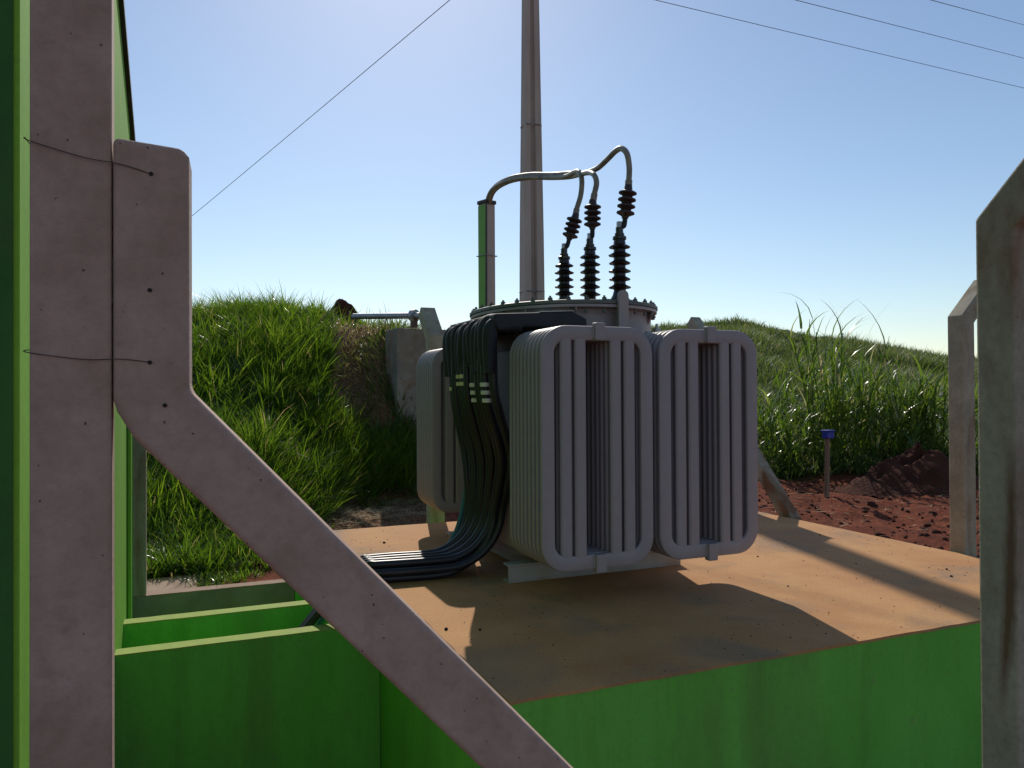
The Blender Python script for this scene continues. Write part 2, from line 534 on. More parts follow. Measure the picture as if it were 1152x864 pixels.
# --- left bank: lush knee-high grass
x, y, px, d = sector(7600, 130, 475, lambda p: bD(p) - .3 * (p < 335), lambda p: cD(p) + 1.2, .9)
nz = np.array([noise.noise(Vector((a * .9, b * .9, 2))) for a, b in zip(x, y)])
rel = (d - bD(px)) / (cD(px) - bD(px))
py_ = 440 - (height(x, y) - EYE) / d * FPX
bare = ((px > 366) & (py_ < 446 + (px - 375) * 1.5) & (rel > .3)) | ((px > 335) & (rel < np.interp(px, [335, 385, 480], [.02, .06, .08]) + nz * .04)) | (px > 478)
keep = (~bare) | (rng.uniform(0, 1, len(x)) < .05)
keep &= (nz > -.42) | (rng.uniform(0, 1, len(x)) < .4)
keep &= (y > 5.68) & ~((x < .10) & (y < 6.1))
x, y, px, nz = x[keep], y[keep], px[keep], nz[keep]
A = clumps(x, y, 17, .12, .13, .50, .011, .75, .04, .8 + nz * 1.0)
tag(blades('bank_grass', *A, M['grass']), 'lush green knee-high grass on the bank behind the plinth', 'grass', None, 'stuff')
x, y, px, d = sector(420, 150, 440, lambda p: bD(p) + .3, lambda p: cD(p) + .6, .7)
py_ = 440 - (height(x, y) - EYE) / d * FPX
k = ~((px > 366) & (py_ < 446 + (px - 375) * 1.5)) & (y > 5.9)
A = clumps(x[k], y[k], 20, .09, .36, .62, .015, .65, .10)
tag(blades('coarse_grass', *A, M['grass']), 'coarser taller tufts standing out of the bank grass', 'grass', None, 'stuff')
# --- straggling low weeds at the foot of the bank
x, y, px, d = sector(1500, 150, 470, lambda p: bD(p) - .25 - .45 * (p < 345), lambda p: bD(p) + .5)
k = (y > 5.62) & ~((x < .06) & (y < 6.0)) & (rng.uniform(0, 1, len(x)) < np.where(px > 330, .35, 1))
A = clumps(x[k], y[k], 9, .08, .06, .16, .009, .9, .12)
tag(blades('low_grass', *A, M['grass']), 'short straggling weeds at the foot of the bank', 'grass', None, 'stuff')
# --- dry straw
x, y, px, d = sector(2600, 345, 480, lambda p: bD(p) - 1.2, lambda p: bD(p) + .35)
k = (y > 6.0)
x, y = x[k], y[k]; n = len(x)
z = zz(x, y) + .01
tag(blades('dry_straw', np.stack([x, y, z], 1), rng.uniform(.06, .2, n), np.full(n, .006), rng.uniform(0, 2 * PI, n), rng.uniform(1.3, 1.57, n),
           rng.uniform(-.1, .2, n), rng.uniform(.9, 1, n), M['straw'], 2), 'dry straw litter on the earth beside the plinth', 'straw', None, 'stuff')
x, y, px, d = sector(600, 372, 462, lambda p: bD(p) + .4, lambda p: cD(p) + .3)
py_ = 440 - (height(x, y) - EYE) / d * FPX
k = (px > 375) & (py_ < 425 + (px - 375) * 1.25)
A = clumps(x[k], y[k], 5, .1, .08, .22, .007, 1.1, 0)
A = list(A); A[6] = rng.uniform(.88, 1, len(A[6]))
tag(blades('dry_grass', *A, M['grass']), 'dry brown grass on the bare shoulder of the bank', 'grass', None, 'stuff')
# --- right hillside
x, y, px, d = sector(12500, 700, 1330, lambda p: bD(p) + .2, lambda p: cD(p) + 4, 1.25)
nz = np.array([noise.noise(Vector((a * .35, b * .35, 7))) for a, b in zip(x, y)])
keep = (nz > -.5)
x, y, nz, d = x[keep], y[keep], nz[keep], d[keep]
hs = np.interp(d, [12, 16, 25, 38], [.75, .8, .75, .6]) * (1 + nz * 1.1)
A = clumps(x, y, 10, .28, .35, .75, .024, .5, .02 + 0 * 1, hs)
tag(blades('hillside_grass', *A, M['hill']), 'rough green grass covering the right-hand hillside', 'grass', None, 'stuff')
# --- hill behind the transformer (only its top shows)
x, y, px, d = sector(1800, 440, 740, lambda p: np.maximum(bD(p) + .5, cD(p) * .6), lambda p: cD(p) + 1.5)
A = clumps(x, y, 8, .2, .25, .5, .02, .5, .02)
tag(blades('back_grass', *A, M['hill']), 'rough grass on the low saddle behind the transformer', 'grass', None, 'stuff')
# clods and grit on the bare ground
x, y, px, d = sector(1500, 740, 1110, lambda p: np.full_like(p, 5.6), lambda p: bD(p) + .6, 1.2)
k = (x > 4.75)
x, y = x[k], y[k]
mbc = MB()
for a, b in zip(x, y):
    s_ = min(.06, random.lognormvariate(math.log(.016), .6))
    z0 = ground_z(a, b)
    ring = []
    vsq = [(a + random.uniform(-.2, .2) * s_, b + random.uniform(-.2, .2) * s_, z0 + s_ * random.uniform(.5, .8))]
    kk = 6
    for j in range(kk):
        an = j * 2 * PI / kk
        vsq.append((a + math.cos(an) * s_ * random.uniform(.6, .9), b + math.sin(an) * s_ * random.uniform(.6, .9), z0 + s_ * random.uniform(.2, .5)))
    for j in range(kk):
        an = j * 2 * PI / kk
        vsq.append((a + math.cos(an) * s_ * random.uniform(.8, 1.2), b + math.sin(an) * s_ * random.uniform(.8, 1.2), z0 - .02))
    fsq = [(0, 1 + j, 1 + (j + 1) % kk) for j in range(kk)] + [(1 + j, 1 + kk + j, 1 + kk + (j + 1) % kk, 1 + (j + 1) % kk) for j in range(kk)]
    mbc.add(vsq, fsq)
tag(obj('clods', mbc, M['mound'], smooth=60), 'crumbled red earth clods on the bare ground', 'clods', None, 'stuff')
x, y, px, d = sector(260, 860, 1110, lambda p: np.full_like(p, 7.5), lambda p: bD(p) + .4, .8)
k = (x > 4.9); x, y = x[k], y[k]; n = len(x)
tag(blades('leaf_litter', np.stack([x, y, zz(x, y) + .015], 1), rng.uniform(.05, .2, n), rng.uniform(.006, .014, n), rng.uniform(0, 2 * PI, n), rng.uniform(1.46, 1.56, n),
           rng.uniform(-.03, .03, n), rng.uniform(.9, 1, n), M['straw'], 2), 'pale dry leaf scraps on the red earth', 'litter', None, 'stuff')

# ------------------------------------------------------------------ tall cane-grass clumps (things)
def cane(px, d, stems, h, rad, label, lv=7):
    x, y = site((px - 576) / FPX * d, d)
    z = ground_z(x, y)
    t = thing('cane_grass', label, 'tall grass', (x, y, z), 'tall cane grasses at the edge of the red earth')
    bs = []; hh = []; ww = []; hd = []; ln = []; dr = []; tn = []
    st = MB()
    for i in range(stems):
        a = random.uniform(0, 2 * PI); q = math.sqrt(random.random()) * rad
        b0 = Vector((math.cos(a) * q, math.sin(a) * q, -.05))
        H = h * random.uniform(.5, 1.0) * 1.22
        tip = b0 + Vector((math.cos(a) * .22 * H * random.uniform(.2, 1), math.sin(a) * .22 * H * random.uniform(.2, 1), H * .78))
        mid = (b0 + tip) / 2 + Vector((0, 0, .04 * H))
        st.tube([b0, mid, tip], [.009, .007, .003], 5)
        for j in range(lv):
            f = .12 + .88 * (j + random.random()) / lv
            p = b0.lerp(mid, f * 2) if f < .5 else mid.lerp(tip, min(1, f * 2 - 1))
            bs.append(p); hh.append(random.uniform(.5, 1.05) * min(1.15, h / 1.7) * (1.1 - .3 * f)); ww.append(random.uniform(.02, .044))
            hd.append(random.uniform(0, 2 * PI)); ln.append(random.uniform(.2, .7) * (1.2 - f * .7)); dr.append(random.uniform(.6, 2.4))
            tn.append(min(1, max(0, random.gauss(.45, .2))) if random.random() > .07 else random.uniform(.9, 1))
    o = blades('leaves', np.array([tuple(p) for p in bs]), np.array(hh), np.array(ww), np.array(hd), np.array(ln), np.array(dr), np.array(tn), M['cane'], 5)
    o.parent = t
    so = obj('stems', st, M['cane'], t, smooth=60)
    a = so.data.attributes.new('tint', 'FLOAT', 'POINT'); a.data.foreach_set('value', np.full(len(so.data.vertices), .55, np.float32))
    return t
cane(942, 12.6, 34, 2.55, .38, 'tallest cane grass clump, its thin plumes rising above the hill line')
cane(893, 12.5, 36, 1.35, .6, 'arching cane grass with pale drooping leaves just behind the blue-topped stake')
cane(985, 12.7, 46, 1.6, .6, 'broad leafy cane grass right of the tallest clump, above the earth heap')
cane(1022, 12.9, 34, 1.5, .55, 'cane grass directly behind the dark earth heap')
cane(1056, 12.8, 36, 1.6, .55, 'cane grass beside the thin bent-top post at the yard corner')
cane(868, 14.0, 26, .95, .6, 'low cane grass nearest the right-hand radiator of the transformer')
cane(925, 14.5, 34, 1.6, .7, 'cane grass half hidden behind the tallest clump, to its left')

# earth heap by the cane grass
def heap(name, label, cx, cy, rx, ry, h, seed):
    m_ = MB(); n = 44; k = 20
    z0 = ground_z(cx, cy)
    vs = []
    for i in range(k + 1):
        q = i / k
        for j in range(n):
            a = j * 2 * PI / n
            wob = 1 + .22 * noise.noise(Vector((math.cos(a) * 1.3 + seed, math.sin(a) * 1.3, .5)))
            x_, y_ = math.cos(a) * rx * q * wob, math.sin(a) * ry * q * wob
            hz = h * (1 - sstep(0.22, 1.0, np.array(q))) * (.85 + .15 * math.cos(a * 2 + seed)) * (1 + .35 * noise.noise(Vector((x_ * 2 + seed, y_ * 2, 1))))
            hz += .16 * noise.noise(Vector((x_ * 6, y_ * 6, seed))) * (1 - q * .6) + .04 * noise.noise(Vector((x_ * 16, y_ * 16, seed)))
            vs.append((x_, y_, float(hz) - .12 * q))
    fs = [(i * n + j, i * n + (j + 1) % n, (i + 1) * n + (j + 1) % n, (i + 1) * n + j) for i in range(k) for j in range(n)]
    m_.add(vs, fs)
    o = obj(name, m_, M['mound'], None, (cx, cy, z0), smooth=50)
    return tag(o, label, 'earth heap')
hx, hy = site((1036 - 576) / FPX * 10.9, 10.9)
heap('earth_heap', 'dark heap of dug red earth in front of the cane grass', hx, hy, 1.25, .8, .47, 3.1)
hx, hy = site((384 - 576) / FPX * 13.3, 13.3)
heap('earth_heap', 'small red earth heap on the crest of the left bank, at the pipe end', hx, hy, .5, .35, .42, 8.4)

# ------------------------------------------------------------------ plinth, trench walls, curb
SX0, SX1, SY0, SY1, SZ = 1.0, 4.535, 2.43, 5.95, .60
pl = thing('transformer_plinth', 'broad raised plinth with green painted sides and dusty tan top under the transformer', 'plinth', (0, 0, 0))
obj('body', MB().box((SX0, SY0, -.9), (SX1, SY1, SZ - .012)), M['green'], pl)
# dusty top with a slightly ragged arris
n = 60
edge = []
def jit(): return random.uniform(-.003, .003)
for i in range(n): edge.append((SX0 + (SX1 - SX0) * i / n + jit(), SY0 - .003 + jit()))
for i in range(n): edge.append((SX1 + .003 + jit(), SY0 + (SY1 - SY0) * i / n + jit()))
for i in range(n): edge.append((SX1 - (SX1 - SX0) * i / n + jit(), SY1 + .003 + jit()))
for i in range(n): edge.append((SX0 - .003 + jit(), SY1 - (SY1 - SY0) * i / n + jit()))
obj('top_screed', MB().prism(edge, (0, 0, SZ - .012), (1, 0, 0), (0, 1, 0), (0, 0, .012)), M['slab'], pl)

def low_wall(name, label, x0, x1, y0, y1, zt, mside, mtop, cat='low wall'):
    t = thing(name, label, cat, ((x0 + x1) / 2, (y0 + y1) / 2, 0))
    cx, cy = t.location.x, t.location.y
    obj('body', MB().box((x0 - cx, y0 - cy, -.9), (x1 - cx, y1 - cy, zt - .008)), mside, t)
    n = 30
    e = [(x0 - cx + (x1 - x0) * i / n, y0 - cy + random.uniform(-.004, .002)) for i in range(n + 1)] + \
        [(x1 - cx - (x1 - x0) * i / n, y1 - cy + random.uniform(-.002, .004)) for i in range(n + 1)]
    obj('capping', MB().prism(e, (0, 0, zt - .008), (1, 0, 0), (0, 1, 0), (0, 0, .008)), mtop, t)
    return t
low_wall('trench_wall', 'near green wall of the cable trench, in front of the narrow gap', -1.6, SX0 - .004, 4.345, 4.445, .34, M['green'], M['green_top'])
low_wall('trench_wall', 'far green wall of the cable trench, between the gap and the grey curb', -1.6, SX0 - .004, 4.91, 5.01, .34, M['green'], M['green_top'])
low_wall('curb', 'grey concrete curb along the path below the grassy bank', -.36, .67, 5.5, 5.6, .35, M['curb'], M['path'], 'curb')
low_wall('low_wall', 'short green wall between the grey curb and the plinth', .674, SX0 - .004, 5.5, 5.6, .352, M['green'], M['green_top'])
o = obj('path', MB().box((-.9, 5.602, .2), (.05, 6.02, .345)), M['path'], bevel=.01)
tag(o, 'short dusty concrete path at the foot of the bank', None, None, 'structure')

# ------------------------------------------------------------------ green building on the left
BX, BY0, BY1 = -.343, 1.99, 5.5
bd = thing('green_building', 'green painted building with a dark-trimmed gable at the left edge', 'building', (BX - 1.5, 3.7, 0))
def rel(p): return (p[0] - bd.location.x, p[1] - bd.location.y, p[2])
ridge = (BY0 + BY1) / 2
zE, zR = EYE + 1.67, EYE + 2.50
gp = [(BY0, -.9), (BY1, -.9), (BY1, zE), (ridge, zR), (BY0, zE)]
w = MB().prism([(a - bd.location.y, b) for a, b in gp], (BX - 3.0 - bd.location.x, 0, 0), (0, 1, 0), (0, 0, 1), (3.0, 0, 0))
obj('wall', w, M['bgreen'], bd)
obj('end_shade_sheet', MB().box(rel((BX - 2.9, BY0 - .006, -.8)), rel((BX - .012, BY0 - .002, zE - .1))), M['shadegreen'], bd)  # added thin sheet; its dark colour paints the end wall's deep shade
obj('pilaster', MB().box(rel((BX + .002, 5.2, -.9)), rel((BX + .022, 5.38, zE - .5))), M['bgreen'], bd, bevel=.004)
for sgn in (1, -1):
    ye = BY1 + .12 if sgn > 0 else BY0 - .12
    ze = zE - .12 * (zR - zE) / (ridge - BY0)
    poly = [(ridge, zR + .004), (ye, ze + .004), (ye, ze + .05), (ridge, zR + .05)]
    obj('roof', MB().prism([(a - bd.location.y, b) for a, b in poly], (BX - 3.05 - bd.location.x, 0, 0), (0, 1, 0), (0, 0, 1), (3.075, 0, 0)), M['roof'], bd)

# ------------------------------------------------------------------ fence posts
WP = .11
def bent_profile(zb, L=.36, w=WP, z0=-.95):
    c = math.sqrt(.5)
    return [(0, z0), (w, z0), (w, zb - .4142 * w), (L * c + w * c, zb + L * c - w * c), (L * c, zb + L * c), (0, zb)]
def bent_post(label, o, a, n, zb=2.12, ground=.0, mat=None):
    t = tag(obj('fence_post', MB().prism(bent_profile(zb - ground), (0, 0, 0), a, (0, 0, 1), n), mat or M['post_concrete'], None, (o[0], o[1], ground), bevel=.008), label, 'fence post')
    return t
bent_post('thick bent-top concrete post at the right edge, streaked with rust', (2.02, 1.485), (0, -1, 0), (.11, 0, 0), mat=M['rusty_post'])
bent_post('bent-top concrete post beyond the plinth corner, left of the thick rust-streaked one', (4.56, 3.44), (1, 0, 0), (0, .11, 0), ground=.2)
bent_post('bent-top concrete post whose tip shows above the right-hand radiator', (4.56, 6.08), (0, 1, 0), (.11, 0, 0), ground=.2)
bent_post('bent-top concrete post whose tip shows left of the black cable boots', (1.83, 6.14), (0, 1, 0), (.13, 0, 0), ground=.2)
lp = tag(obj('fence_post', MB().box((0, 0, -.95), (.112, .09, 3.3)), M['concrete'], None, (-.224, 1.37, 0), bevel=.006),
             'tall straight concrete post beside the green building wall', 'fence post')
lp.rotation_euler.z = R(2)
tag(obj('fence_post', MB().box((0, 0, -.3), (.085, .08, 2.6)), M['post_concrete'], None, (-.338, 5.505, 0), bevel=.006),
    'slim straight concrete post at the far end of the green building wall', 'fence post')

# struts: knee-bent braces leaning on the posts
def strut(label, o, a, n, mat, holes=False, ztop=2.062, zk=EYE + .004, w=.112, run=1.9):
    # a: horizontal direction the brace runs out to; profile in (a, z)
    sl = 1.076
    dx = w * (math.sqrt(1 + sl * sl) - 1) / sl
    # outer edge: vertical at a=w up from knee, then down along the slope
    poly = [(0, ztop), (0, zk - .055 - .03), (.012, zk - .055 - .062), (.038, zk - .055 - .10)]
    zf = -.95
    def low(av): return zk - w * math.sqrt(1 + sl * sl) - sl * (av - w)
    def upr(av): return zk - sl * (av - w)
    # lower edge starts where it meets a = 0
    z00 = low(0)
    poly = [(0, ztop - .004), (0, z00 + .03), (.006, z00 + .010), (.03, low(.03))]
    al = w + (zk - w * math.sqrt(1 + sl * sl) - zf) / sl
    au = w + (zk - zf) / sl
    poly += [(al, zf), (au, zf), (w, zk), (w, ztop - .025), (w - .01, ztop - .012)]
    t = thing('strut', label, 'brace', (o[0], o[1], 0))
    obj('beam', MB().prism(poly, (0, 0, 0), a, (0, 0, 1), n), mat, t, bevel=.011, seg=4)
    return t
st = strut('bent concrete brace beside the tall post, sloping down across the foreground', (-.111, 1.37), (1, 0, 0), (0, .105, 0), M['concrete'])
st.rotation_euler.z = R(-3)
for (hs, hz) in ((-.055, .352), (-.057, .049), (-.057, .165), (-.035, -.02), (.43, -.43), (.62, -.72)):
    obj('wire_hole', MB().lathe([(.0035, 0), (.0035, .001)], 10, (hs + .111, -.0005, EYE + hz), (0, -1, 0)), M['dark'], st)
strut('bent concrete brace of the far corner post, seen right of the transformer', (4.57, 6.08), (0, -1, 0), (.10, 0, 0), M['post_concrete'])

for lab, za, zb_, hx in (('upper rusty wire tying the brace to the tall post', .385, .352, -.055), ('lower rusty wire tying the brace to the tall post', .062, .049, -.057)):
    pts = [(-.228, 1.482, EYE + za + .01), (-.2285, 1.37, EYE + za + .004), (-.222, 1.3665, EYE + za), (-.15, 1.3655, EYE + (za * .6 + zb_ * .4) - .004), (-.1, 1.3655, EYE + (za * .3 + zb_ * .7) + .001), (hx - .004, 1.3665, EYE + zb_ + .001), (hx, 1.372, EYE + zb_)]
    t = obj('tie_wire', MB().tube(spline(pts, 5), .0008, 6), M['wire'], smooth=60)
    tag(t, lab, 'wire')

# ------------------------------------------------------------------ transformer
TX, TY = 2.215, 4.48
tr = thing('power_transformer', 'grey oil-filled power transformer with finned radiators standing on the plinth', 'transformer', (TX, TY, SZ))
ZL = 1.05 + .49                     # lid underside above the plinth
def oval(a, b, n=72, z=0, p=2.12):
    out = []
    for i in range(n):
        t = 2 * PI * i / n
        c, s_ = math.cos(t), math.sin(t)
        out.append((a * math.copysign(abs(c) ** (2 / p), c), b * math.copysign(abs(s_) ** (2 / p), s_), z))
    return out
def oval_stack(levels, n=72):
    m_ = MB(); vs = []
    for a, b, z in levels: vs += oval(a, b, n, z)
    k = len(levels)
    fs = [(i * n + j, i * n + (j + 1) % n, (i + 1) * n + (j + 1) % n, (i + 1) * n + j) for i in range(k - 1) for j in range(n)]
    fs += [tuple(range(n))[::-1], tuple(range((k - 1) * n, k * n))]
    return m_.add(vs, fs)
tank = obj('tank', oval_stack([(.535, .63, .10), (.535, .63, ZL - .02), (.555, .695, ZL - .02), (.555, .695, ZL - .004)]), M['steel'], tr, smooth=40)
for zr in (.45, 1.22):
    obj('weld_rib', oval_stack([(.536, .631, zr), (.543, .638, zr + .004), (.543, .638, zr + .016), (.536, .631, zr + .02)]), M['steel'], tr, smooth=40)
lid = obj('lid', oval_stack([(.56, .70, ZL), (.56, .70, ZL + .018), (.555, .695, ZL + .021)]), M['lid'], tr, smooth=40)
bolt_me = None
ov = oval(.537, .675, 34, 0)
for i, (a, b, _) in enumerate(ov):
    if bolt_me is None:
        bo = obj('bolt', MB().lathe([(.013, -.05), (.013, -.036), (.006, -.036), (.006, .019), (.020, .019), (.020, .023), (.0145, .023), (.0145, .036), (.007, .036), (.007, .046)], 6), M['lid'], lid, (a, b, ZL))
        bolt_me = bo.data
    else:
        bo = bpy.data.objects.new('bolt', bolt_me); COL.objects.link(bo); bo.parent = lid; bo.location = (a, b, ZL)
for sgn in (1, -1):  # added pair of boxes on the tank; the right one blocks a sun slit
    a0, a1 = sorted((sgn * .52, sgn * .585))
    obj('slit_blocker', MB().box((a0, -.03 + .02, .12), (a1, .03 + .02, ZL - .06)), M['steel'], tr, bevel=.005)
# gussets under the flange and lifting lugs
for ang in range(0, 360, 30):
    t_ = R(ang + 8)
    a, b = .48 * math.cos(t_), .68 * math.sin(t_)
    p = oval(.535, .63, 360, 0)[(ang + 8) % 360]
    q = oval(.545, .685, 360, 0)[(ang + 8) % 360]
    d_ = Vector(q) - Vector(p); d_.z = 0
    ln = d_.length; d_.normalize()
    sd = Vector((-d_.y, d_.x, 0)) * .008
    obj('gusset', MB().prism([(0, -.075), (0, 0), (ln, 0), (ln, -.015)], Vector((p[0], p[1], ZL - .021)) - sd / 2, d_, (0, 0, 1), sd), M['steel'], tr)
def lug(x, y, nx, ny):
    d_ = Vector((nx, ny, 0)); sd = Vector((-ny, nx, 0))
    prof = [(-.032, -.16), (.032, -.16), (.032, .045)] + [(.032 * math.cos(a), .045 + .03 * math.sin(a)) for a in [R(k) for k in range(20, 170, 20)]] + [(-.032, .045)]
    lo_ = obj('lifting_lug', MB().prism(prof, Vector((x, y, ZL)) , sd, (0, 0, 1), d_ * .022), M['steel'], tr, bevel=.003)
    obj('lug_web', MB().prism([(0, -.30), (.012, -.30), (.085, -.13), (.085, -.05), (0, -.05)], Vector((x, y, ZL)) - d_ * .085 - sd * .006, d_, (0, 0, 1), sd * .012), M['steel'], lo_)
lug(.04, -.702, 0, -1); lug(-.04, .702 , 0, 1)

# radiator fins: a pressed panel with rounded frame and vertical flutes
FW, FH, FT = .62, 1.18, .026
def rrect(w, h, r, n=8):
    pts = []
    for cx, cz, a0 in ((w / 2 - r, h / 2 - r, 0), (-w / 2 + r, h / 2 - r, 90), (-w / 2 + r, -h / 2 + r, 180), (w / 2 - r, -h / 2 + r, 270)):
        for i in range(n + 1):
            a = R(a0 + 90 * i / n)
            pts.append((cx + r * math.cos(a), cz + r * math.sin(a)))
    return pts
def fin_mesh():
    m_ = MB()
    fw = .072
    c = .009
    prof = [(0, -FT / 2 + c), (c * .3, -FT / 2 + c * .3), (c, -FT / 2), (fw - c, -FT / 2), (fw - c * .3, -FT / 2 + c * .3), (fw, -FT / 2 + c),
            (fw, FT / 2 - c), (fw - c * .3, FT / 2 - c * .3), (fw - c, FT / 2), (c, FT / 2), (c * .3, FT / 2 - c * .3), (0, FT / 2 - c)]
    loops = [[(x_, dep, z_) for x_, z_ in rrect(FW - 2 * off, FH - 2 * off, .135 - off)] for off, dep in prof]
    k = len(loops); n = len(loops[0])
    vs = [p for l in loops for p in l]
    fs = [(i * n + j, i * n + (j + 1) % n, ((i + 1) % k) * n + (j + 1) % n, ((i + 1) % k) * n + j) for i in range(k) for j in range(n)]
    m_.add(vs, fs)
    for sx in (-1, 1):
        for xc in (.176, .098):
            hw = .031
            # clip the flute tops to the frame's inner rounding
            zt = FH / 2 - fw + .012
            rr_ = .135 - fw; xo = xc + hw - (FW / 2 - fw - rr_)
            cs = []
            for dx, dy in ((-hw, -FT / 2 + .008), (-hw + .008, -FT / 2), (hw - .008, -FT / 2), (hw, -FT / 2 + .008), (hw, FT / 2 - .008), (hw - .008, FT / 2), (-hw + .008, FT / 2), (-hw, FT / 2 - .008)):
                cs.append((sx * xc + dx, dy * .96))
            nn = len(cs)
            vs = [(a, b, -zt) for a, b in cs] + [(a, b, zt) for a, b in cs]
            fs = [(i, (i + 1) % nn, nn + (i + 1) % nn, nn + i) for i in range(nn)] + [tuple(range(nn)), tuple(range(nn, 2 * nn))[::-1]]
            m_.add(vs, fs)
    return m_
NF, PITCH = 9, .0465
ZC = 1.05 + (-.866 + .315) / 2       # fin centre above the plinth
fin0 = None
def radiator(xc, yface, sgn):
    """bank of fins; yface = outer face of the outermost fin, sgn = +1 when it stacks towards +y"""
    global fin0
    rad = thing('radiator', None, None, (xc - TX, yface - TY, ZC)); rad.parent = tr
    for zc in (FH / 2 - .035, -FH / 2 + .035):
        L_ = PITCH * (NF - 1) + .19
        y0, y1 = sorted((0.006 * -sgn, sgn * L_))
        hd = MB().box((-.036, y0 , zc - .03), (.036, y1, zc + .03))
        ya, yb = sorted((sgn * (L_ - .075), sgn * (L_ - .05)))
        obj('header', hd, M['steel'], rad, bevel=.006)
        obj('header_flange', MB().box((-.07, ya, zc - .06), (.07, yb, zc + .06)), M['steel'], rad, bevel=.006)
    for zc in (FH / 2 - .035, -FH / 2 + .035):
        L_ = PITCH * (NF - 1) + .12
        obj('valve', MB().lathe([(.012, 0), (.012, .03), (.022, .032), (.022, .05), (.008, .052), (.008, .075)], 10, (0, sgn * L_, zc + .03), (0, 0, 1)), M['galv'], rad, smooth=40)
    for s_ in (1, -1):
        zc = s_ * (FH / 2 - .028)
        y0, y1 = sorted((-sgn * .022, sgn * .02))
        obj('end_tab', MB().box((-.028, y0, zc - .044), (.028, y1, zc + .044)), M['steel'], rad, bevel=.006)
    for i in range(NF):
        loc = (0, sgn * (FT / 2 + i * PITCH), 0)
        if fin0 is None:
            fin0 = obj('fin', fin_mesh(), M['steel'], rad, loc, smooth=32)
        else:
            f = bpy.data.objects.new('fin', fin0.data); COL.objects.link(f); f.parent = rad; f.location = loc
    return rad
RX = (1.843, 2.50)
for xc in RX: radiator(xc, 3.31, 1)
for xc in (1.895, 2.55): radiator(xc, 5.66, -1)

# undercarriage
for yc in (3.95, 4.98):
    ch = MB()
    ch.box((-.56, -.04, .0), (.56, .04, .012)); ch.box((-.56, -.04, .088), (.56, .04, .1)); ch.box((-.56, -.0405, .0121), (.56, -.0285, .0879))
    obj('base_channel', ch, M['channel'], tr, (-.045, yc - TY, 0), bevel=.003)
for xc in (-.36, .36):
    sk = MB().box((-.04, -.62, .1005), (.04, .62, .112))
    obj('cross_skid', sk, M['channel'], tr, (xc, 0, 0), bevel=.003)
    obj('runner', MB().box((-.03, -.46, .002), (.03, .44, .084)), M['channel'], tr, (xc, 0, 0), bevel=.004)
# drain valve and earth boss at the foot
dv = obj('drain_valve', MB().lathe([(.02, 0), (.02, .07), (.034, .07), (.034, .085), (.026, .085), (.026, .13), (.034, .13), (.034, .145)], 14, (-.28, -.585, .19), (-.35, -1, 0)), M['steel'], tr, smooth=35)
obj('wheel', MB().lathe([(.004, 0), (.004, .045), (.03, .045), (.03, .055)], 14, (-.305, -.66, .2), (0, 0, 1)), M['galv'], dv, smooth=35)

# HV bushings
def bushing_profile():
    p = [(.058, 0), (.058, .02), (.05, .03), (.042, .045)]
    z = .075
    for i in range(6):
        zz_ = z + i * .047
        p += [(.034, zz_), (.040, zz_ + .006), (.062 - .003 * (i % 2), zz_ + .010), (.0655 - .003 * (i % 2), zz_ + .015), (.055, zz_ + .021), (.036, zz_ + .031)]
    p += [(.033, .365), (.040, .37), (.040, .385), (.028, .392), (.028, .405), (.022, .407), (.022, .44), (.012, .442)]
    return p
BUS = [(2.32, 3.91), (2.32, 4.27), (2.32, 4.63)]
b0 = None
for i, (bx, by) in enumerate(BUS):
    loc = (bx - TX, by - TY, ZL + .021)
    if b0 is None:
        b0 = obj('bushing', MB().lathe(bushing_profile(), 28), M['porcelain'], tr, loc, smooth=40)
        fl = MB().lathe([(.078, 0), (.078, .012), (.06, .014)], 24)
        obj('clamp_flange', fl, M['steel'], b0, smooth=40)
    else:
        b0c = dup(b0, tr, loc)
cap = obj('plug', MB().lathe([(.022, 0), (.036, .004), (.036, .045), (.030, .05)], 12, (.06, .02, ZL + .022)), M['brass'], tr, smooth=40)
obj('thermometer_pocket', MB().box((.15, -.33, ZL + .022), (.18, -.30, ZL + .075)), M['galv'], tr, bevel=.003)

# LV terminal cover (black boots over the low-voltage bushings)
lv = thing('lv', 'x', 'x')
bpy.data.objects.remove(lv)
cov = MB()
nb = 11
for i in range(nb):
    yy = -.735 + .69 * i / (nb - 1)
    h_ = .033 + .010 * random.random()
    zc = 1.405 + random.uniform(-.015, .012)
    j1, j2 = random.uniform(-.012, .012), random.uniform(-.02, .02)
    cov.tube(spline([(-.60, yy, zc), (-.72, yy, zc + .004), (-.757, yy + j1, zc - .012), (-.768, yy + j1, zc - .06), (-.771, yy + (j1 + j2) / 2, zc - .13), (-.770, yy + j2, zc - .19 - random.uniform(0, .08))], 5),
             [h_ * k for k in np.interp(np.linspace(0, 1, 26), [0, .4, .55, .8, 1], [1, 1, 1.05, .95, .72])], 12)
obj('terminal_boots', cov, M['rubber'], tr, smooth=50)
obj('terminal_cover', MB().prism([(-.735, 1.36), (-.765, 1.40), (-.760, 1.452), (-.30, 1.478), (-.22, 1.44), (-.22, 1.39), (-.60, 1.385)], (0, -.775, 0), (1, 0, 0), (0, 0, 1), (0, .75, 0)), M['rubber'], tr, bevel=.012)
obj('cover_flap', MB().prism([(-.5, 1.468), (-.3, 1.480), (-.3, 1.482), (-.5, 1.472)], (0, -.772, 0), (1, 0, 0), (0, 0, 1), (0, .4, .0)), M['white'], tr)
# terminal chamber on the tank side, below the boots
tb = obj('terminal_chamber', MB().box((-.525, -.58, .16), (-.25, .02, 1.28)), M['steel'], tr, bevel=.008)
obj('chamber_band', MB().box((-.529, -.584, 1.09), (-.25, .024, 1.105)), M['steel'], tb)

